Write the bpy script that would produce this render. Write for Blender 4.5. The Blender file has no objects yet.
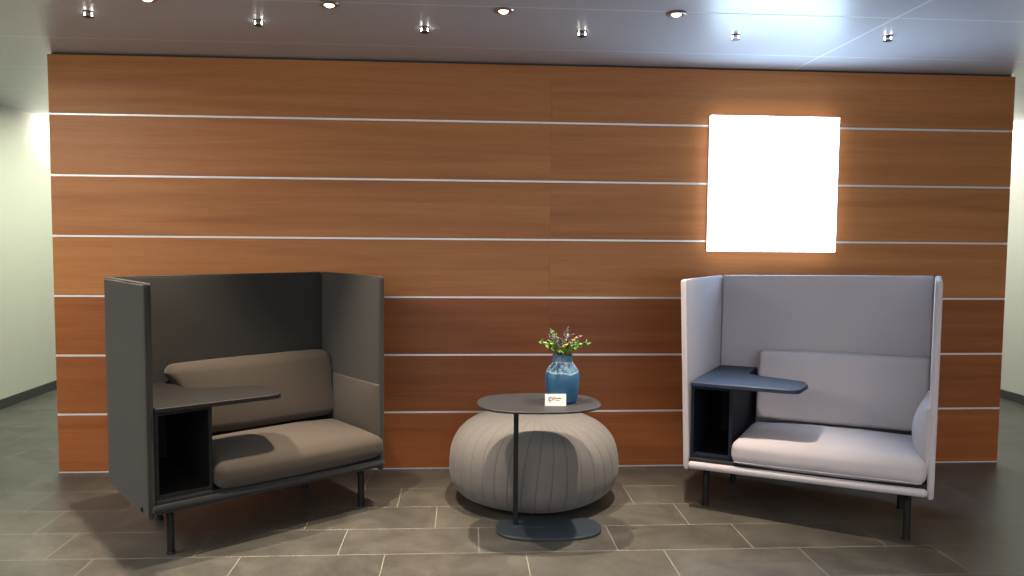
import bpy, bmesh, math, random
from mathutils import Vector, Matrix, noise as mnoise
PI = math.pi
SC = bpy.context.scene
COL = SC.collection
random.seed(7)

# ------------------------------------------------------------------ helpers
def link(o, parent=None):
    COL.objects.link(o)
    if parent: o.parent = parent
    return o

def obj(name, bm, mat, parent=None, smooth=True, auto=None):
    me = bpy.data.meshes.new(name)
    bmesh.ops.recalc_face_normals(bm, faces=bm.faces[:])
    bm.to_mesh(me); bm.free()
    for m in (mat if isinstance(mat, (list, tuple)) else [mat]):
        me.materials.append(m)
    if smooth:
        for p in me.polygons: p.use_smooth = True
        me.set_sharp_from_angle(angle=math.radians(auto or 40))
    return link(bpy.data.objects.new(name, me), parent)

def tag(o, label=None, cat=None, group=None, kind=None):
    if label: o['label'] = label
    if cat: o['category'] = cat
    if group: o['group'] = group
    if kind: o['kind'] = kind
    return o

def empty(name, loc=(0, 0, 0), rz=0):
    o = bpy.data.objects.new(name, None)
    o.empty_display_size = .1
    o.location = loc; o.rotation_euler = (0, 0, rz)
    return link(o)

def add_box(bm, x0, x1, y0, y1, z0, z1):
    vs = [bm.verts.new((x, y, z)) for x in (x0, x1) for y in (y0, y1) for z in (z0, z1)]
    for f in ((0, 1, 3, 2), (4, 6, 7, 5), (0, 4, 5, 1), (2, 3, 7, 6), (0, 2, 6, 4), (1, 5, 7, 3)):
        bm.faces.new([vs[i] for i in f])
    return vs

def box_bm(x0, x1, y0, y1, z0, z1, bev=0, seg=2):
    bm = bmesh.new(); add_box(bm, x0, x1, y0, y1, z0, z1)
    if bev:
        bmesh.ops.bevel(bm, geom=bm.edges[:], offset=bev, segments=seg, profile=.5, affect='EDGES')
    return bm

def axis_samples(h, r, n, k=4):
    hi = [h - r + r * math.tan(math.radians(45 * i / k)) for i in range(k + 1)]
    inner = [(-1 + 2 * i / n) * (h - r) for i in range(1, n)]
    return [-v for v in reversed(hi)] + inner + hi

def soft_box(x0, x1, y0, y1, z0, z1, r=.03, bulge=(0, 0, 0), wrinkle=0, seed=0, n=(10, 8, 4), fn=None):
    """rounded box on an even surface grid; bulge = how far each pair of faces swells"""
    c = Vector(((x0 + x1) / 2, (y0 + y1) / 2, (z0 + z1) / 2))
    h = Vector(((x1 - x0) / 2, (y1 - y0) / 2, (z1 - z0) / 2))
    r = min(r, h.x * .98, h.y * .98, h.z * .98)
    S = [axis_samples(h[i], r, n[i]) for i in range(3)]
    bm = bmesh.new()
    cache = {}
    def vert(q):
        key = tuple(round(v, 5) for v in q)
        if key in cache: return cache[key]
        q = Vector(q)
        inn = Vector([max(-(h[i] - r), min(h[i] - r, q[i])) for i in range(3)])
        d = q - inn
        p = inn + d.normalized() * r if d.length > 1e-9 else q
        u = [max(-1, min(1, p[i] / h[i])) for i in range(3)]
        w = Vector((0, 0, 0))
        for i in range(3):
            j, k = (i + 1) % 3, (i + 2) % 3
            w[i] = bulge[i] * u[i] * (1 - abs(u[j]) ** 2.4) * (1 - abs(u[k]) ** 2.4)
        p = p + w
        if wrinkle:
            p = p + mnoise.noise_vector(Vector((p.x * 5 + seed, p.y * 5, p.z * 5))) * wrinkle
            p = p + mnoise.noise_vector(Vector((p.x * 13 + seed, p.y * 11, p.z * 13))) * wrinkle * .4
        p = p + c
        if fn: p = fn(p)
        cache[key] = bm.verts.new(p)
        return cache[key]
    for i in range(3):
        j, k = (i + 1) % 3, (i + 2) % 3
        for s in (S[i][0], S[i][-1]):
            for a in range(len(S[j]) - 1):
                for b in range(len(S[k]) - 1):
                    q = []
                    for (aa, bb) in ((a, b), (a + 1, b), (a + 1, b + 1), (a, b + 1)):
                        v = [0, 0, 0]; v[i] = s; v[j] = S[j][aa]; v[k] = S[k][bb]
                        q.append(vert(v))
                    if len(set(q)) == 4: bm.faces.new(q)
    return bm

def add_tube(bm, pts, r, n=8, closed=False, caps=True, radii=None):
    pts = [Vector(p) for p in pts]
    N = len(pts); rings = []
    prev = None
    for i, p in enumerate(pts):
        a = pts[(i - 1) % N] if (closed or i > 0) else p
        b = pts[(i + 1) % N] if (closed or i < N - 1) else p
        t = (b - a).normalized()
        if prev is None:
            up = Vector((0, 0, 1)) if abs(t.z) < .9 else Vector((1, 0, 0))
            u = t.cross(up).normalized()
        else:
            u = (prev - t * prev.dot(t)).normalized()
        prev = u
        v = t.cross(u)
        rr = radii[i] if radii else r
        rings.append([bm.verts.new(p + (u * math.cos(2 * PI * k / n) + v * math.sin(2 * PI * k / n)) * rr) for k in range(n)])
    for i in range(N if closed else N - 1):
        A, B = rings[i], rings[(i + 1) % N]
        for k in range(n):
            bm.faces.new((A[k], A[(k + 1) % n], B[(k + 1) % n], B[k]))
    if caps and not closed:
        bm.faces.new(rings[0][::-1]); bm.faces.new(rings[-1])
    return bm

def tube_bm(*a, **k):
    return add_tube(bmesh.new(), *a, **k)

def lathe_bm(prof, n=40, cap=True):
    bm = bmesh.new(); rings = []
    for (r, z) in prof:
        if r < 1e-6: rings.append([bm.verts.new((0, 0, z))])
        else: rings.append([bm.verts.new((r * math.cos(2 * PI * k / n), r * math.sin(2 * PI * k / n), z)) for k in range(n)])
    for A, B in zip(rings, rings[1:]):
        for k in range(n):
            k2 = (k + 1) % n
            if len(A) == 1: bm.faces.new((A[0], B[k], B[k2]))
            elif len(B) == 1: bm.faces.new((A[k], A[k2], B[0]))
            else: bm.faces.new((A[k], A[k2], B[k2], B[k]))
    return bm

def fillet(poly, rad, k=6):
    out = []
    N = len(poly)
    for i, p in enumerate(poly):
        p = Vector(p); a = Vector(poly[i - 1]); b = Vector(poly[(i + 1) % N])
        r = rad[i] if isinstance(rad, (list, tuple)) else rad
        if r <= 0: out.append(p); continue
        da, db = (a - p).normalized(), (b - p).normalized()
        ang = math.acos(max(-1, min(1, da.dot(db))))
        t = min(r / math.tan(ang / 2), .49 * (a - p).length, .49 * (b - p).length)
        A, B = p + da * t, p + db * t
        for s in range(k + 1):
            f = s / k
            out.append(A * (1 - f) ** 2 + p * 2 * f * (1 - f) + B * f * f)
    return out

def slab_bm(poly, z0, z1, bev=.003):
    """extruded outline with small chamfers top and bottom"""
    bm = bmesh.new()
    N = len(poly); c = sum((Vector(p) for p in poly), Vector((0, 0))) / N
    def ring(inset, z):
        vs = []
        for i, p in enumerate(poly):
            a, b = Vector(poly[i - 1]), Vector(poly[(i + 1) % N])
            t = (b - a).normalized(); nrm = Vector((t.y, -t.x))
            q = Vector(p) - nrm * inset
            vs.append(bm.verts.new((q.x, q.y, z)))
        return vs
    R = [ring(bev, z0), ring(0, z0 + bev), ring(0, z1 - bev), ring(bev, z1)]
    for A, B in zip(R, R[1:]):
        for i in range(N): bm.faces.new((A[i], A[(i + 1) % N], B[(i + 1) % N], B[i]))
    bm.faces.new(R[0][::-1]); bm.faces.new(R[-1])
    return bm

# ------------------------------------------------------------------ materials
def new_mat(name):
    m = bpy.data.materials.new(name); m.use_nodes = True
    nt = m.node_tree
    return m, nt, nt.nodes['Principled BSDF']

def nd(nt, typ, **kw):
    n = nt.nodes.new(typ)
    for k, v in kw.items(): setattr(n, k, v)
    return n

def math_n(nt, op, a, b=None, c=None):
    n = nd(nt, 'ShaderNodeMath', operation=op)
    for i, v in enumerate((a, b, c)):
        if v is None: continue
        if isinstance(v, (int, float)): n.inputs[i].default_value = v
        else: nt.links.new(v, n.inputs[i])
    return n.outputs[0]

def mix_col(nt, fac, a, b):
    n = nd(nt, 'ShaderNodeMix', data_type='RGBA')
    for i, v in ((0, fac), (6, a), (7, b)):
        if isinstance(v, (int, float)): n.inputs[i].default_value = v
        elif isinstance(v, tuple): n.inputs[i].default_value = (*v, 1) if len(v) == 3 else v
        else: nt.links.new(v, n.inputs[i])
    return n.outputs[2]

def coords(nt, scale=(1, 1, 1), src='Object'):
    tc = nd(nt, 'ShaderNodeTexCoord'); mp = nd(nt, 'ShaderNodeMapping')
    mp.inputs['Scale'].default_value = scale
    nt.links.new(tc.outputs[src], mp.inputs[0])
    return mp.outputs[0]

def noise_n(nt, vec, scale, detail=3, rough=.5, dist=0):
    n = nd(nt, 'ShaderNodeTexNoise')
    n.inputs['Scale'].default_value = scale; n.inputs['Detail'].default_value = detail
    n.inputs['Roughness'].default_value = rough; n.inputs['Distortion'].default_value = dist
    nt.links.new(vec, n.inputs['Vector'])
    return n.outputs[0]

def bump(nt, b, height, strength, dist=.01):
    n = nd(nt, 'ShaderNodeBump'); n.inputs['Strength'].default_value = strength
    n.inputs['Distance'].default_value = dist
    nt.links.new(height, n.inputs['Height']); nt.links.new(n.outputs[0], b.inputs['Normal'])

def ramp(nt, fac, stops):
    n = nd(nt, 'ShaderNodeValToRGB')
    e = n.color_ramp.elements
    e[0].position, e[0].color = stops[0][0], (*stops[0][1], 1)
    e[1].position, e[1].color = stops[-1][0], (*stops[-1][1], 1)
    for p, c in stops[1:-1]:
        x = e.new(p); x.color = (*c, 1)
    nt.links.new(fac, n.inputs[0])
    return n.outputs[0]

def plain(name, col, rough=.5, metal=0, var=.06, nscale=30, spec=.5):
    m, nt, b = new_mat(name)
    v = noise_n(nt, coords(nt), nscale)
    c2 = tuple(min(1, x * (1 - var)) for x in col); c1 = tuple(min(1, x * (1 + var)) for x in col)
    nt.links.new(mix_col(nt, v, c2, c1), b.inputs['Base Color'])
    b.inputs['Roughness'].default_value = rough; b.inputs['Metallic'].default_value = metal
    b.inputs['Specular IOR Level'].default_value = spec
    return m

def fabric(name, col, var=.12):
    m, nt, b = new_mat(name)
    co = coords(nt)
    a = noise_n(nt, coords(nt, (260, 260, 700)), 1, 2)
    a2 = noise_n(nt, co, 4, 3)
    f = math_n(nt, 'ADD', math_n(nt, 'MULTIPLY', a, .7), math_n(nt, 'MULTIPLY', a2, .3))
    nt.links.new(mix_col(nt, f, tuple(x * (1 - var) for x in col), tuple(min(1, x * (1 + var)) for x in col)), b.inputs['Base Color'])
    b.inputs['Roughness'].default_value = .95
    b.inputs['Specular IOR Level'].default_value = .12
    b.inputs['Sheen Weight'].default_value = .12
    b.inputs['Sheen Roughness'].default_value = .5
    bump(nt, b, a, .25, .001)
    return m

def emit(name, col, s):
    m, nt, b = new_mat(name)
    b.inputs['Base Color'].default_value = (.8, .8, .8, 1)
    b.inputs['Emission Color'].default_value = (*col, 1)
    b.inputs['Emission Strength'].default_value = s
    return m

def wood_mat(name, WOOD):
    m, nt, b = new_mat(name)
    oi = nd(nt, 'ShaderNodeObjectInfo')
    tc = nd(nt, 'ShaderNodeTexCoord')
    ad = nd(nt, 'ShaderNodeVectorMath', operation='ADD')
    nt.links.new(tc.outputs['Object'], ad.inputs[0])
    cx = nd(nt, 'ShaderNodeCombineXYZ')
    r1 = math_n(nt, 'MULTIPLY', oi.outputs['Random'], 37.0)
    nt.links.new(r1, cx.inputs[0]); nt.links.new(math_n(nt, 'MULTIPLY', oi.outputs['Random'], 11.3), cx.inputs[2])
    nt.links.new(cx.outputs[0], ad.inputs[1])
    def mapped(s):
        mp = nd(nt, 'ShaderNodeMapping'); mp.inputs['Scale'].default_value = s
        nt.links.new(ad.outputs[0], mp.inputs[0]); return mp.outputs[0]
    broad = noise_n(nt, mapped((.55, 1, 13)), 1, 4, .55, .6)
    fine = noise_n(nt, mapped((3, 1, 190)), 1, 3, .6)
    pores = noise_n(nt, mapped((14, 1, 420)), 1, 2, .5)
    f = math_n(nt, 'ADD', math_n(nt, 'MULTIPLY', broad, .6), math_n(nt, 'MULTIPLY', fine, .28))
    f = math_n(nt, 'ADD', f, math_n(nt, 'MULTIPLY', pores, .12))
    c = ramp(nt, f, [(.30, WOOD[0]), (.5, WOOD[1]), (.70, WOOD[2])])
    v = math_n(nt, 'ADD', math_n(nt, 'MULTIPLY', oi.outputs['Random'], .12), .94)
    hs = nd(nt, 'ShaderNodeHueSaturation'); nt.links.new(v, hs.inputs['Value']); nt.links.new(c, hs.inputs['Color'])
    nt.links.new(hs.outputs[0], b.inputs['Base Color'])
    b.inputs['Roughness'].default_value = .42
    b.inputs['Specular IOR Level'].default_value = .3
    bump(nt, b, fine, .08, .001)
    return m

def grid_line(nt, coord, pitch, off, width):
    """1 inside a line of this width repeated at this pitch, else 0"""
    f = math_n(nt, 'PINGPONG', math_n(nt, 'SUBTRACT', coord, off), pitch / 2)
    return math_n(nt, 'LESS_THAN', f, width / 2)

def floor_mat():
    m, nt, b = new_mat('slate_tile')
    tc = nd(nt, 'ShaderNodeTexCoord')
    mp = nd(nt, 'ShaderNodeMapping'); mp.inputs['Rotation'].default_value = (0, 0, math.radians(.4))
    nt.links.new(tc.outputs['Object'], mp.inputs[0])
    sp = nd(nt, 'ShaderNodeSeparateXYZ'); nt.links.new(mp.outputs[0], sp.inputs[0])
    X, Y = sp.outputs[0], sp.outputs[1]
    PY, PX, Y0, X0 = .3085, .6400, -1.282, 1.868
    row = math_n(nt, 'FLOOR', math_n(nt, 'DIVIDE', math_n(nt, 'SUBTRACT', Y, Y0), PY))
    xs = math_n(nt, 'ADD', X, math_n(nt, 'MULTIPLY', row, PX / 3))
    g = math_n(nt, 'MAXIMUM', grid_line(nt, Y, PY, Y0, .0040), grid_line(nt, xs, PX, X0, .0040))
    cell = math_n(nt, 'FLOOR', math_n(nt, 'DIVIDE', math_n(nt, 'SUBTRACT', xs, X0), PX))
    cx = nd(nt, 'ShaderNodeCombineXYZ'); nt.links.new(cell, cx.inputs[0]); nt.links.new(row, cx.inputs[1])
    wn = nd(nt, 'ShaderNodeTexWhiteNoise', noise_dimensions='2D'); nt.links.new(cx.outputs[0], wn.inputs['Vector'])
    n1 = noise_n(nt, mp.outputs[0], 5, 6, .62, .5)
    n2 = noise_n(nt, mp.outputs[0], 60, 3, .6)
    f = math_n(nt, 'ADD', math_n(nt, 'MULTIPLY', n1, .75), math_n(nt, 'MULTIPLY', n2, .25))
    f = math_n(nt, 'ADD', f, math_n(nt, 'MULTIPLY', math_n(nt, 'SUBTRACT', wn.outputs[0], .5), .12))
    c = ramp(nt, f, [(.25, FLOORC[0]), (.5, FLOORC[1]), (.78, FLOORC[2])])
    c = mix_col(nt, g, c, GROUT)
    nt.links.new(c, b.inputs['Base Color'])
    rg = math_n(nt, 'ADD', math_n(nt, 'MULTIPLY', n1, .2), .26)
    nt.links.new(math_n(nt, 'MAXIMUM', rg, math_n(nt, 'MULTIPLY', g, .8)), b.inputs['Roughness'])
    b.inputs['Specular IOR Level'].default_value = .35
    h = math_n(nt, 'SUBTRACT', math_n(nt, 'MULTIPLY', f, .4), g)
    bump(nt, b, h, .25, .002)
    return m

def ceiling_mat():
    m, nt, b = new_mat('satin_metal_ceiling')
    tc = nd(nt, 'ShaderNodeTexCoord')
    sp = nd(nt, 'ShaderNodeSeparateXYZ'); nt.links.new(tc.outputs['Object'], sp.inputs[0])
    gy = grid_line(nt, sp.outputs[1], .7750, -.335, .011); gx = grid_line(nt, sp.outputs[0], 9.0, 4.48, .008)
    g = math_n(nt, 'MAXIMUM', gx, gy)
    n = noise_n(nt, coords(nt, (1, 1, 1)), 2.5, 2)
    c = mix_col(nt, n, tuple(v * .96 for v in CEIL), tuple(v * 1.04 for v in CEIL))
    c = mix_col(nt, gy, c, (.78, .78, .78)); c = mix_col(nt, gx, c, (.9, .9, .9))
    nt.links.new(c, b.inputs['Base Color'])
    b.inputs['Specular IOR Level'].default_value = .42
    nt.links.new(math_n(nt, 'ADD', math_n(nt, 'MULTIPLY', g, .6), CEIL_ROUGH), b.inputs['Roughness'])
    return m

def vase_mat():
    m, nt, b = new_mat('blue_glaze')
    co = coords(nt)
    sp = nd(nt, 'ShaderNodeSeparateXYZ'); nt.links.new(co, sp.inputs[0])
    wob = noise_n(nt, coords(nt, (18, 18, 6)), 1, 3)
    zz = math_n(nt, 'ADD', sp.outputs[2], math_n(nt, 'MULTIPLY', math_n(nt, 'SUBTRACT', wob, .5), .035))
    crack = noise_n(nt, coords(nt, (60, 60, 60)), 1, 4, .7)
    upper = math_n(nt, 'GREATER_THAN', zz, .150)
    ln = math_n(nt, 'MAXIMUM', math_n(nt, 'LESS_THAN', math_n(nt, 'ABSOLUTE', math_n(nt, 'SUBTRACT', zz, .150)), .0030),
                math_n(nt, 'LESS_THAN', math_n(nt, 'ABSOLUTE', math_n(nt, 'SUBTRACT', zz, .194)), .0028))
    up = mix_col(nt, math_n(nt, 'MULTIPLY', math_n(nt, 'SUBTRACT', crack, .32), 2.4), (.035, .105, .20), (.17, .28, .37))
    low = mix_col(nt, wob, (.026, .105, .225), (.042, .145, .285))
    c = mix_col(nt, upper, low, up)
    c = mix_col(nt, math_n(nt, 'MULTIPLY', ln, .55), c, (.45, .55, .62))
    nt.links.new(c, b.inputs['Base Color'])
    b.inputs['Roughness'].default_value = .42
    bump(nt, b, crack, .12, .002)
    return m

WOOD = ((.325, .116, .036), (.450, .175, .056), (.545, .232, .080))
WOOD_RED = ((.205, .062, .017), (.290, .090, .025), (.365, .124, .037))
FLOORC = ((.042, .040, .035), (.075, .071, .062), (.118, .112, .098))
GROUT = (.22, .21, .18)
CEIL = (.50, .505, .56)
CEIL_ROUGH = .36

M = {}
M['wood'] = wood_mat('cherry_veneer', WOOD)
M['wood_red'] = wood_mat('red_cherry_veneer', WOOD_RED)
M['strip'] = plain('brushed_aluminium', (.86, .84, .80), .38, .35, .03)
M['core'] = plain('partition_core', (.06, .055, .05), .8)
M['floor'] = floor_mat()
M['ceil'] = ceiling_mat()
M['wall'] = plain('pale_plaster', (.52, .512, .445), .85, 0, .02, 6)
M['skirt'] = plain('dark_skirting', (.05, .05, .05), .5)
M['dark_fab'] = fabric('charcoal_fabric', (.039, .0365, .034))
M['dark_cush'] = fabric('umber_grey_fabric', (.068, .056, .046))
M['light_fab'] = fabric('lilac_grey_fabric', (.465, .437, .475))
M['pouf_fab'] = fabric('taupe_fabric', (.135, .126, .122))
M['pouf_seam'] = fabric('dark_taupe_seam', (.088, .083, .080))
M['leg'] = plain('black_powder_coat', (.010, .010, .011), .6, spec=.25)
M['cab'] = plain('blue_black_laminate', (.006, .009, .019), .6, spec=.25)
M['cab_top'] = plain('blue_black_painted_sheen', (.016, .028, .060), .5, spec=.35)  # navy laminate with the light box's blue reflection painted into the colour
M['cab_b'] = plain('brown_black_laminate', (.010, .009, .009), .6, spec=.25)
M['rail_b'] = fabric('black_rail_fabric', (.020, .020, .021))
M['tbl'] = plain('graphite_table_top', (.024, .025, .029), .55, spec=.3)
M['tbl_base'] = plain('graphite_table_base', (.026, .036, .050), .45)
M['vase'] = vase_mat()
M['vase_in'] = plain('vase_inside', (.02, .04, .07), .6)
M['card'] = plain('white_card', (.86, .86, .84), .6, 0, .01)
M['ink'] = plain('dark_print', (.05, .05, .06), .6)
M['ink2'] = plain('grey_print', (.32, .32, .33), .6)
M['orange'] = plain('orange_print', (.75, .38, .16), .6)
M['chrome'] = plain('chrome', (.42, .41, .40), .28, 1.0, .02)
M['darkmetal'] = plain('dark_bronze', (.03, .028, .026), .5, .4)
M['leafA'] = plain('bright_leaf', (.17, .32, .045), .55, 0, .3, 60)
M['leafB'] = plain('deep_leaf', (.07, .17, .035), .55, 0, .3, 60)
M['yellow'] = plain('yellow_petal', (.58, .46, .06), .6, 0, .15, 60)
M['purple'] = plain('purple_heather', (.125, .06, .125), .7, 0, .25, 80)
M['mauve'] = plain('mauve_heather', (.18, .09, .15), .7, 0, .25, 80)
M['bulb'] = emit('halogen_glow', (1, .80, .52), 16)
M['star'] = emit('cool_pin_glow', (1, .97, .92), 22)
M['box_lit'] = emit('lit_acrylic', (.55, .77, 1.0), 14)
M['box_side'] = emit('lit_acrylic_edge', (.95, .95, 1.0), 3.5)
M['alu'] = plain('white_aluminium', (.8, .8, .8), .4, .2, .02)

# ------------------------------------------------------------------ camera
H, W = 2.5, 5.919
CAM = (2.40746, -4.73223, 1.42762)
YAW, PITCH, ROLL, F = .06743656, -.06262633, .0082486, 769.492
fw = Vector((math.sin(YAW) * math.cos(PITCH), math.cos(YAW) * math.cos(PITCH), math.sin(PITCH)))
rt = Vector((math.cos(YAW), -math.sin(YAW), 0)); up = rt.cross(fw)
r2 = rt * math.cos(ROLL) + up * math.sin(ROLL); u2 = -rt * math.sin(ROLL) + up * math.cos(ROLL)
cd = bpy.data.cameras.new('camera'); cam = bpy.data.objects.new('camera', cd); COL.objects.link(cam)
cam.matrix_world = Matrix(((r2.x, u2.x, -fw.x, CAM[0]), (r2.y, u2.y, -fw.y, CAM[1]), (r2.z, u2.z, -fw.z, CAM[2]), (0, 0, 0, 1)))
cd.sensor_fit = 'HORIZONTAL'; cd.sensor_width = 36; cd.lens = F * 36 / 1024; cd.clip_start = .05
SC.camera = cam

# ------------------------------------------------------------------ setting
XL, XR, YF, YB = -1.37, 7.43, -9.0, 5.5
def struct(name, bm, m, parent=None, smooth=False):
    o = obj(name, bm, m, parent, smooth)
    if not parent: o['kind'] = 'structure'
    return o
struct('floor', box_bm(XL, XR, YF, YB, -.06, 0), M['floor'])
struct('ceiling', box_bm(XL, XR, YF, YB, H, H + .06), M['ceil'])
struct('wall_left', box_bm(XL - .1, XL, YF, YB, 0, H), M['wall'])
struct('wall_right', box_bm(XR, XR + .1, YF, YB, 0, H), M['wall'])
struct('wall_back', box_bm(XL, XR, YB, YB + .1, 0, H), M['wall'])
struct('baseboard_left', box_bm(XL, XL + .015, YF, YB, 0, .08, .003), M['skirt'])
struct('baseboard_right', box_bm(XR - .015, XR, YF, YB, 0, .08, .003), M['skirt'])

# timber partition
part = struct('wall_middle', box_bm(.012, W - .012, .0225, .13, 0.0, H), M['core'])
ph = H / 7; gap = .015
for k in range(7):
    z0, z1 = k * ph + gap / 2, (k + 1) * ph - gap / 2
    if k == 6: z1 = H - .014
    if k == 0: z0 = .009
    for s in range(2):
        x0, x1 = (0, W / 2 - .0002) if s == 0 else (W / 2 + .0002, W)
        bm = box_bm(x0, x1, 0, .022, z0, z1, .0006, 1)
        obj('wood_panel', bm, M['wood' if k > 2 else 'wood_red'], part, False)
for k in range(1, 7):
    obj('metal_strip', box_bm(-.002, W + .002, .003, .0215, k * ph - gap / 2 + .0012, k * ph + gap / 2 - .0012, .001, 1), M['strip'], part, False)
obj('metal_strip', box_bm(-.002, W + .002, .003, .0215, 0, .0080, .001, 1), M['strip'], part, False)

# ------------------------------------------------------------------ light box on the partition
lb = empty('mounted_light_box', (4.342, 0, 1.783))
tag(lb, 'glowing white square light box mounted on the timber wall', 'light box')
hw, hh = .406, .4165
obj('housing', box_bm(-hw + .006, hw - .006, -.030, -.001, -hh + .006, hh - .006, .002), M['alu'], lb, False)
obj('edge_band', box_bm(-hw, hw, -.058, -.031, -hh, hh, .002), M['box_side'], lb, False)
obj('diffuser', box_bm(-hw + .002, hw - .002, -.064, -.0585, -hh + .002, hh - .002, .002), M['box_lit'], lb, False)

# ------------------------------------------------------------------ ceiling lamps
def downlight(x, y, label):
    t = empty('recessed_downlight', (x, y, H))
    tag(t, label, 'ceiling light', 'warm downlights in the ceiling')
    ring = lathe_bm([(.022, -.0005), (.047, -.0005), (.048, -.004), (.045, -.009), (.036, -.011), (.024, -.008), (.022, -.0005)], 32)
    obj('trim_ring', ring, M['chrome'], t)
    obj('lamp', lathe_bm([(0, -.0165), (.009, -.016), (.0165, -.013), (.021, -.008), (.021, -.001), (0, -.001)], 24), M['bulb'], t)
    return t

def spot(name, loc, power, col, size, blend, rad, target=None):
    l = bpy.data.lights.new(name, 'SPOT'); l.energy = power; l.color = col
    l.spot_size = math.radians(size); l.spot_blend = blend; l.shadow_soft_size = rad
    o = bpy.data.objects.new(name, l); COL.objects.link(o); o.location = loc
    if target:
        d = Vector(target) - Vector(loc); o.rotation_euler = d.to_track_quat('-Z', 'Y').to_euler()
    return o
def area(name, loc, power, col, sx, sy, target=None):
    l = bpy.data.lights.new(name, 'AREA'); l.energy = power; l.color = col
    l.shape = 'RECTANGLE'; l.size = sx; l.size_y = sy
    o = bpy.data.objects.new(name, l); COL.objects.link(o); o.location = loc
    if target:
        d = Vector(target) - Vector(loc); o.rotation_euler = d.to_track_quat('-Z', 'Y').to_euler()
    return o

WARM = (1, .83, .64)
DL = [(1.0, -1.10, 'bright recessed ceiling downlight at the left end of the lit row'),
      (1.804, -1.085, 'bright recessed ceiling downlight second from left in the lit row'),
      (2.605, -1.065, 'bright recessed ceiling downlight above the side table, third in the lit row'),
      (3.419, -1.092, 'bright recessed ceiling downlight at the right end of the lit row')]
for x, y, lab in DL:
    downlight(x, y, lab)
    spot('downlight_beam', (x, y, H - .03), 340, WARM, 62, 1.0, .022)

def pin_light(x, y, label):
    t = empty('pin_light', (x, y, H))
    tag(t, label, 'ceiling light', 'small pin lights on the ceiling')
    obj('mount', lathe_bm([(0, -.0005), (.024, -.0005), (.024, -.003), (.020, -.0045), (0, -.0045)], 24), M['darkmetal'], t)
    for s in (-1, 1):
        obj('glass_pin', tube_bm([(s * .0165, 0, -.003), (s * .0165, 0, -.023)], .0026, 10), M['star'], t)
    obj('disc', lathe_bm([(0, -.0225), (.021, -.0225), (.0235, -.024), (.021, -.0265), (0, -.0275)], 24), M['darkmetal'], t)
    return t
PL = [(.627, -.847, 'small two-pin ceiling light nearest the left end of the timber wall'),
      (1.407, -0.776, 'small two-pin ceiling light above the dark sofa, second from left in its row'),
      (2.222, -0.728, 'small two-pin ceiling light third from left in its row, left of the vase'),
      (3.028, -0.730, 'small two-pin ceiling light fourth from left in its row, right of the vase'),
      (3.832, -0.741, 'small two-pin ceiling light above the left edge of the glowing light box'),
      (4.621, -0.798, 'small two-pin ceiling light at the right end of its row')]
for a in PL: pin_light(*a)

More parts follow.
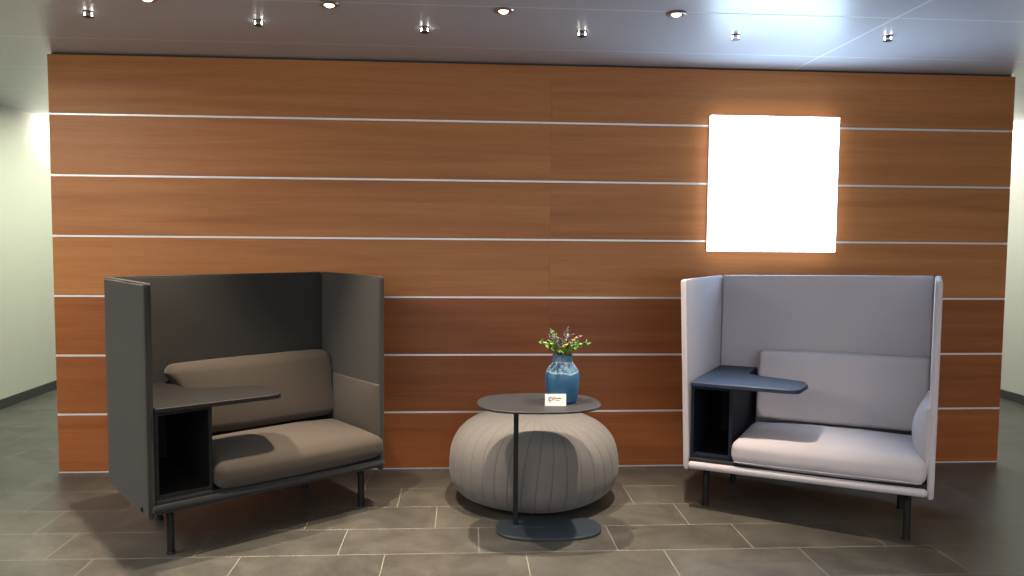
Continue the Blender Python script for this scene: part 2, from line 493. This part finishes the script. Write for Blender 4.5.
# ------------------------------------------------------------------ sofas
def sofa(loc, rz, fab, cush, rail, cab, top, label, left):
    t = empty('work_sofa', (loc[0], loc[1], 0), rz)
    tag(t, label, 'sofa', 'high-backed work sofas')
    Wd, D, HT, ZB, T = 1.189, .679, 1.230, .192 if left else .203, .031
    CX = .283 if left else .252
    def piping(path, r, par, m=fab, closed=False):
        obj('piping', tube_bm(path, r, 6, closed=closed), m, par)
    # shell panels
    for s in (0, 1):
        x0 = 0 if s == 0 else Wd - T
        def splay(p):      # the front upper corner of the pale sofa's left panel leans outwards
            if left or s: return p
            return Vector((p.x - .036 * max(0, 1 - p.y / D) * max(0, min(1, (p.z - .25) / .95)), p.y, p.z))
        p = obj('side_panel', soft_box(x0, x0 + T, 0, D, ZB, HT, .0145, (.003, 0, 0), .0012, 3 + s, (2, 8, 12), splay), fab, t)
        for xx in (x0 + .004, x0 + T - .004):
            path = [(xx, .004, ZB + .02), (xx, .004, (ZB + HT) / 2), (xx, .004, HT - .02), (xx, .006, HT - .009), (xx, .02, HT - .004), (xx, D - .03, HT - .004)]
            piping([splay(Vector(q)) for q in path], .0024, p)
    p = obj('back_panel', soft_box(T + .001, Wd - T - .001, D - T, D, ZB, HT, .0145, (0, .002, 0), .001, 9, (12, 2, 12)), fab, t)
    piping([(T + .008, D - T + .004, HT - .004), (Wd - T - .008, D - T + .004, HT - .004)], .0024, p)
    # base platform and front rail
    obj('base_frame', box_bm(T + .002, Wd - T - .002, -.010, D - T - .002, .228, .272, .004), M['leg'] if left else M['rail_b'], t)
    rl = obj('front_rail', soft_box(T + .002 if not left else .01, Wd - T + .004 if not left else Wd - .022, -.043, -.004, .221, .260, .0185, (0, 0, 0), .0008, 2, (14, 2, 2)), rail, t)
    # legs: upright with an arm running back under the frame
    for sx in (0, 1):
        for sy in (0, 1):
            ins = .109 if sy == 0 else (.200 if left else .150)
            lx = ins if sx == 0 else Wd - ins
            ly = .065 if sy == 0 else D - .14
            d = 1 if sy == 0 else -1
            bm = tube_bm([(lx, ly, .001), (lx, ly, .160), (lx, ly + d * .007, .183), (lx, ly + d * .026, .1985), (lx, ly + d * .15, .1985)], .0165, 12)
            add_box(bm, lx - .03, lx + .03, ly + d * .10 - .035, ly + d * .10 + .035, .2145, .2282)
            lg = obj('leg', bm, M['leg'], t)
            obj('foot_glide', lathe_bm([(0, 0), (.019, 0), (.019, .008), (.0165, .011), (0, .011)], 16), M['leg'], lg).location = (lx, ly, 0)
    # open storage box with the writing shelf on top
    cx0, cx1, cy0, cy1, cz0, cz1, w = T + .003, CX, .012, D - T - .004, .2735, .662, .016
    bm = bmesh.new()
    add_box(bm, cx0, cx0 + w, cy0, cy1, cz0, cz1); add_box(bm, cx1 - w, cx1, cy0, cy1, cz0, cz1)
    add_box(bm, cx0 + w, cx1 - w, cy0, cy1, cz0, cz0 + w); add_box(bm, cx0 + w, cx1 - w, cy0, cy1, cz1 - w, cz1)
    add_box(bm, cx0 + w, cx1 - w, cy1 - w, cy1, cz0 + w, cz1 - w)
    obj('storage_box', bm, cab, t, False)
    k = 0 if left else -.018
    poly = [(T + .002, -.012), (.52 + k, -.036), (.604 + k, -.034), (.622 + k, .15), (.59 + k, .245), (.335 + k, .345), (CX + .002, .395), (CX + .002, D - T - .003), (T + .002, D - T - .003)]
    poly = fillet(poly, [.004, .0, .045, .05, .04, .03, .05, .004, .004], 6)
    obj('writing_shelf', slab_bm(poly, .6625, .684, .003), top, t, True, 30)
    # seat cushion
    sx0, sx1, sy0, sy1 = CX + .004, Wd - T - .002, -.040, .50
    def wide(p):       # in front of the side panel the cushion spreads sideways over its edge
        return Vector((p.x + .018 * max(0, min(1, (-.006 - p.y) / .022)) * max(0, (p.x - .8) / .36), p.y, p.z))
    if left:
        seat = obj('seat_cushion', soft_box(sx0, sx1, sy0, sy1, .2725, .395, .046, (0, .010, .040), .003, 1, (14, 10, 3), wide), cush, t)
    else:
        seat = obj('seat_cushion', soft_box(sx0, sx1, sy0, sy1, .2725, .395, .044, (0, .008, .040), .003, 5, (14, 10, 3)), fab, t)
        for zz in (.287,):
            piping([(sx0 + .02, sy0 + .004, zz), ((sx0 + sx1) / 2, sy0 - .002, zz), (sx1 - .02, sy0 + .004, zz)], .003, seat)
    # back cushion leaning on the back panel
    def lean(p):
        k = (p.z - .42) / .36
        x = p.x
        if left:       # its end flops over the shelf
            x -= .042 * max(0, min(1, (p.z - .688) / .02)) * max(0, (.55 - p.x) / .27)
        return Vector((x, p.y + .060 * k, p.z))
    if left:
        bc = obj('back_cushion', soft_box(.290, Wd - T - .004, .465, .575, .415, .780, .045, (.0, .016, .008), .004, 11, (14, 3, 8), lean), cush, t)
    else:
        bc = obj('back_cushion', soft_box(.280, Wd - T - .004, .475, .575, .415, .795, .022, (.0, .018, .004), .004, 21, (14, 3, 8), lean), fab, t)
    # padded arm rest on the right-hand panel
    bul = .022 if left else .062
    obj('arm_pad', soft_box(Wd - T - .012, Wd - T + .010, .004, .50, .320, .655 if left else .640, .010, (bul, 0, 0), .0012, 31, (2, 12, 14), lambda p: Vector((min(p.x, Wd - T + .012), p.y, p.z))), cush, t)
    # little black bolt low on the outside of the left panel
    if left:
        b = obj('bolt', lathe_bm([(0, 0), (.010, 0), (.010, .006), (.007, .009), (0, .009)], 14), M['leg'], t)
        b.location = (-.001, .085, .222); b.rotation_euler = (0, -PI / 2, 0)
    if not left:       # the pale sofa stands a touch higher on its right-hand glides
        seen = set()
        for ch in t.children_recursive:
            if ch.name.startswith('foot_glide') or ch.data in seen: continue
            seen.add(ch.data)
            lg = ch.name.startswith('leg')
            for v in ch.data.vertices:
                dz = -.006 + .030 * v.co.x / Wd
                v.co.z += dz * (max(0, min(1, v.co.z / .2)) if lg else 1)
    return t
sofa((1.060, -1.358), .646, M['dark_fab'], M['dark_cush'], M['rail_b'], M['cab_b'], M['cab_b'],
     'charcoal high-backed work sofa standing at the left of the timber wall', True)
sofa((3.612, -.715), -.566, M['light_fab'], M['light_fab'], M['light_fab'], M['cab'], M['cab_top'],
     'pale lilac-grey high-backed work sofa standing below the glowing light box', False)

# ------------------------------------------------------------------ pouf
def pouf():
    t = empty('pouf', (2.816, -.525, 0))
    tag(t, 'round taupe pleated pouf on the floor behind the side table', 'pouf')
    R, HH = .468, .462
    bm = bmesh.new()
    NU, NV = 756, 48
    NS = 36; ZM = .185
    rows = []
    for j in range(NV + 1):
        v = -PI / 2 + PI * j / NV
        cz, cr = math.sin(v), math.cos(v)
        z = math.copysign(abs(cz) ** .80, cz); r = abs(cr) ** .50
        row = []
        for i in range(NU):
            a = 2 * PI * i / NU
            # pleats: seams run from the rim towards five centres, so they lean a little
            s = abs(math.sin((a + PI / NU) * NS / 2))
            a += .22 * math.sin(3 * a + .5) * (1 - r) + .05 * math.sin(3 * a) * z + .06 * math.sin(2 * a + 1)
            g = (1 - min(1, s / .22)) ** 1.2
            k = 1 - .010 * g * min(1, r * 1.6) + .003 * (s - .5)
            lob = 1 + .010 * math.cos(5 * a + .6)
            x, y = R * r * k * lob * math.cos(a), R * r * k * lob * math.sin(a)
            zz = ZM + (ZM if z < 0 else HH - ZM) * z * (1 - .008 * g)
            if zz < .012: zz = .012
            row.append(bm.verts.new((x, y, zz)))
        rows.append(row)
    for A, B in zip(rows, rows[1:]):
        for i in range(NU):
            f = bm.faces.new((A[i], A[(i + 1) % NU], B[(i + 1) % NU], B[i]))
            if i % (NU // NS) == NU // NS - 1 and math.hypot(A[i].co.x, A[i].co.y) > .06: f.material_index = 1
    bmesh.ops.remove_doubles(bm, verts=bm.verts[:], dist=.0008)
    obj('cushion', bm, [M['pouf_fab'], M['pouf_seam']], t, True, 80)
    obj('base_disc', lathe_bm([(0, 0), (.30, 0), (.30, .0135), (0, .0135)], 48), M['leg'], t)
pouf()

# ------------------------------------------------------------------ side table
def side_table():
    ox, oy = 2.82, -1.005
    t = empty('side_table', (ox, oy, 0))
    tag(t, 'small graphite side table with rounded top in front of the pouf', 'side table')
    def stad(cx, cy, w, d, e=2.9, n=72):
        out = []
        L = w / 2 - d / 2
        for i in range(n):
            a = 2 * PI * i / n
            c, s = math.cos(a), math.sin(a)
            out.append(Vector((cx + w / 2 * math.copysign(abs(c) ** (2 / e), c), cy + d / 2 * math.copysign(abs(s) ** (2 / e), s))))
        return out
    ZT = .645
    obj('tabletop', slab_bm(stad(2.790 - ox, -1.064 - oy, .597, .434, 2.5), ZT - .013, ZT, .004), M['tbl'], t, True, 30)
    obj('base_plate', slab_bm(stad(2.846 - ox, -1.036 - oy, .520, .305, 2.6), 0, .016, .003), M['tbl_base'], t, True, 30)
    obj('column', box_bm(-.1465, -.1235, -.012, .012, .021, ZT - .0135, .003), M['leg'], t, False)
    obj('foot_plate', slab_bm(fillet([(-.150, -.045), (.02, -.045), (.02, .045), (-.150, .045)], .02), .0165, .0205, .001), M['tbl_base'], t, True, 30)
    bm = box_bm(-.135, .06, -.075, .075, ZT - .0175, ZT - .0135, .001, 1)
    obj('mounting_plate', bm, M['leg'], t, False)
    return ZT
ZT = side_table()

# ------------------------------------------------------------------ vase
VX, VY = 2.904, -1.060
prof = [(0, .0), (.062, .0), (.067, .004), (.073, .022), (.079, .050), (.082, .080), (.083, .115), (.081, .140), (.075, .163), (.063, .182),
        (.052, .196), (.0480, .206), (.0470, .222), (.0480, .232), (.0495, .236), (.0485, .238), (.0450, .236), (.0425, .222), (.0425, .206), (.058, .180), (.072, .150), (.074, .115), (.05, .03), (0, .02)]
v = obj('vase', lathe_bm([(r, z * .965) for r, z in prof], 48), M['vase'])
v.location = (VX, VY, ZT + .0005)
tag(v, 'blue ceramic vase with crackled shoulder standing on the side table', 'vase')

# ------------------------------------------------------------------ bouquet
def leaf(bm, base, d, L, w, nrm=None, mi=0):
    d = d.normalized()
    side = d.cross(nrm or Vector((random.uniform(-1, 1), random.uniform(-1, 1), random.uniform(-.3, 1)))).normalized()
    nn = side.cross(d)
    th = .0006
    A = [base, base + d * L * .35 + side * w, base + d * L * .7 + side * w * .8, base + d * L, base + d * L * .7 - side * w * .8, base + d * L * .35 - side * w]
    mid = base + d * L * .5
    top = [bm.verts.new(p + nn * (th + .12 * w)) for p in A]; bot = [bm.verts.new(p - nn * th) for p in A]
    ct, cb = bm.verts.new(mid - nn * .1 * w + nn * th), bm.verts.new(mid - nn * .3 * w - nn * th)
    for i in range(6):
        j = (i + 1) % 6
        f1 = bm.faces.new((top[i], top[j], ct)); f2 = bm.faces.new((bot[j], bot[i], cb)); f3 = bm.faces.new((top[i], bot[i], bot[j], top[j]))
        for f in (f1, f2, f3): f.material_index = mi

def bouquet():
    rnd = random.Random(5)
    t = empty('flower_bouquet', (VX, VY, ZT + .203))
    tag(t, 'bunch of purple heather and yellow-green sprigs in the blue vase', 'flowers')
    def stem_path(az, lean_, Ln, n=6):
        pts = []; p = Vector((rnd.uniform(-.018, .018), rnd.uniform(-.018, .018), -.03))
        for i in range(n + 1):
            k = i / n
            pts.append(p.copy())
            dr = Vector((math.cos(az) * math.sin(lean_ * k * 1.25), math.sin(az) * math.sin(lean_ * k * 1.25), math.cos(lean_ * k * 1.25)))
            p = p + dr * (Ln / n)
        return pts
    for i in range(22):
        az = 2 * PI * i / 22 + rnd.uniform(-.2, .2)
        ln = rnd.uniform(.095, .165); le = rnd.uniform(.6, 1.75)
        pts = stem_path(az, le, ln + .03)
        bm = tube_bm(pts, .0012, 5)
        for k in range(1, len(pts)):
            if k < 3: continue
            for q in range(6):
                d = (pts[k] - pts[k - 1]).normalized() + Vector((rnd.uniform(-1, 1), rnd.uniform(-1, 1), rnd.uniform(-.5, .9))) * .9
                leaf(bm, pts[k - 1].lerp(pts[k], rnd.random()), d, rnd.uniform(.016, .028), rnd.uniform(.0035, .006), None, 0)
        obj('leafy_sprig', bm, M['leafA'] if i % 3 else M['leafB'], t, False)
    for i in range(18):
        az = 2 * PI * i / 18 + rnd.uniform(-.25, .25)
        pts = stem_path(az, rnd.uniform(.15, 1.05), rnd.uniform(.125, .185), 8)
        if i == 17: pts = stem_path(.15, .75, .175, 8)
        bm = tube_bm(pts, .0011, 5)
        for k in range(4, len(pts)):
            for q in range(8):
                d = (pts[k] - pts[k - 1]).normalized() * .6 + Vector((rnd.uniform(-1, 1), rnd.uniform(-1, 1), rnd.uniform(-.4, 1)))
                leaf(bm, pts[k - 1].lerp(pts[k], rnd.random()), d, rnd.uniform(.010, .018), rnd.uniform(.0026, .0042))
        obj('heather_sprig', bm, M['purple'] if i % 2 else M['mauve'], t, False)
    for i in range(9):
        az = 2 * PI * i / 9 + rnd.uniform(-.3, .3)
        pts = stem_path(az, rnd.uniform(.5, 1.35), rnd.uniform(.11, .165), 5)
        bm = tube_bm(pts, .001, 5)
        for q in range(7):
            d = Vector((math.cos(q * .9), math.sin(q * .9), .5))
            leaf(bm, pts[-1], d, .013, .0045, Vector((0, 0, 1)))
        obj('yellow_blossom', bm, M['yellow'], t, False)
bouquet()

# ------------------------------------------------------------------ little tent card
def card():
    cw, chh = .100, .056
    t = empty('table_card', (2.860, -1.150, ZT), math.radians(-3))
    tag(t, 'small white folded card with printed logo beside the blue vase', 'card')
    bm = bmesh.new()
    lean_ = .011; th = .0008
    def quad(y0, y1):
        a = [(-cw / 2, y0, .0005), (cw / 2, y0, .0005), (cw / 2, y1, chh), (-cw / 2, y1, chh)]
        A = [bm.verts.new(p) for p in a]; B = [bm.verts.new((p[0], p[1] + (th if y0 < y1 else -th), p[2])) for p in a]
        bm.faces.new(A); bm.faces.new(B[::-1])
        for i in range(4): bm.faces.new((A[i], B[i], B[(i + 1) % 4], A[(i + 1) % 4]))
    quad(-lean_, 0); quad(lean_ + .001, .001)
    obj('folded_sheet', bm, M['card'], t, False)
    def onface(x, z, off=.0004):
        k = z / chh
        return Vector((x, -lean_ * (1 - k) - off, z))
    def bar(x0, x1, z0, z1, m, nm):
        b = bmesh.new()
        vs = [b.verts.new(onface(x, z, o)) for o in (-.0002, .0005) for (x, z) in ((x0, z0), (x1, z0), (x1, z1), (x0, z1))]
        for f in ((0, 1, 2, 3), (7, 6, 5, 4), (0, 4, 5, 1), (1, 5, 6, 2), (2, 6, 7, 3), (3, 7, 4, 0)): b.faces.new([vs[i] for i in f])
        obj(nm, b, m, t, False)
    # logo: open ring, a small upright stroke and an orange patch, then two short lines of print
    pts = [onface(-.024 + .0085 * math.cos(a), .0335 + .0085 * math.sin(a), .0006) for a in [math.radians(50 + 26 * i) for i in range(11)]]
    obj('logo_ring', tube_bm(pts, .0013, 6), M['ink'], t)
    bar(-.0145, -.0118, .026, .041, M['ink'], 'logo_stroke')
    bar(-.0105, -.0025, .030, .044, M['orange'], 'logo_patch')
    for (a, b_, z) in ((-.001, .010, .0345), (.0115, .027, .0345), (.002, .012, .0245), (.0135, .021, .0245)):
        bar(a, b_, z, z + .0036, M['ink'] if z > .03 else M['ink2'], 'print_line')
card()

# ------------------------------------------------------------------ light
w_ = bpy.data.worlds.new('world'); SC.world = w_; w_.use_nodes = True
w_.node_tree.nodes['Background'].inputs[0].default_value = (.80, .84, .95, 1)
w_.node_tree.nodes['Background'].inputs[1].default_value = .3
# unseen fill lamps added in rows behind the camera
for y, pw in ((-3.6, 80), (-6.0, 60)):
    for x in (.6, 2.6, 4.6, 6.4):
        spot('lobby_fill', (x, y, H - .03), pw, (1, .88, .74), 165, .5, .45)
# greenish corridor lamps behind the partition, at both ends, and added unseen fill
GREEN = (.93, 1.0, .80)
def point(name, loc, power, col, rad):
    l = bpy.data.lights.new(name, 'POINT'); l.energy = power; l.color = col; l.shadow_soft_size = rad
    o = bpy.data.objects.new(name, l); COL.objects.link(o); o.location = loc
point('corridor_lamp', (XL + .16, 2.64, H - .12), 9, (1, .99, .86), .04)
point('corridor_lamp', (XR - .18, 2.02, H - .12), 9, (1, .99, .92), .04)
area('ceiling_fill', (-.75, -2.4, H - .03), 90, (1, .96, .88), .6, 1.8, (-.75, -2.4, 0))  # unseen panel added to brighten the dark sofa's outer side and left floor
area('rear_fill', (3.03, -8.8, 1.3), 110, (.93, .95, 1), 8.4, 2.2, (3.03, 0, 1.3))  # soft fill added behind the camera; no window is built there
area('ceiling_fill', (-.3, 2.2, H - .03), 90, GREEN, .8, 3.2, (-.3, 2.2, 0))  # added panel, lifts the left corridor wall and floor
area('ceiling_fill', (6.4, 2.2, H - .03), 80, (.97, 1, .90), .8, 3.2, (6.4, 2.2, 0))  # matching added fill for the right corridor

SC.view_settings.view_transform = 'Standard'
SC.view_settings.look = 'None'
SC.view_settings.exposure = 0
SC.view_settings.gamma = 1
SC.view_settings.use_curve_mapping = False
SC.cycles.use_denoising = True
SC.cycles.sample_clamp_indirect = 4
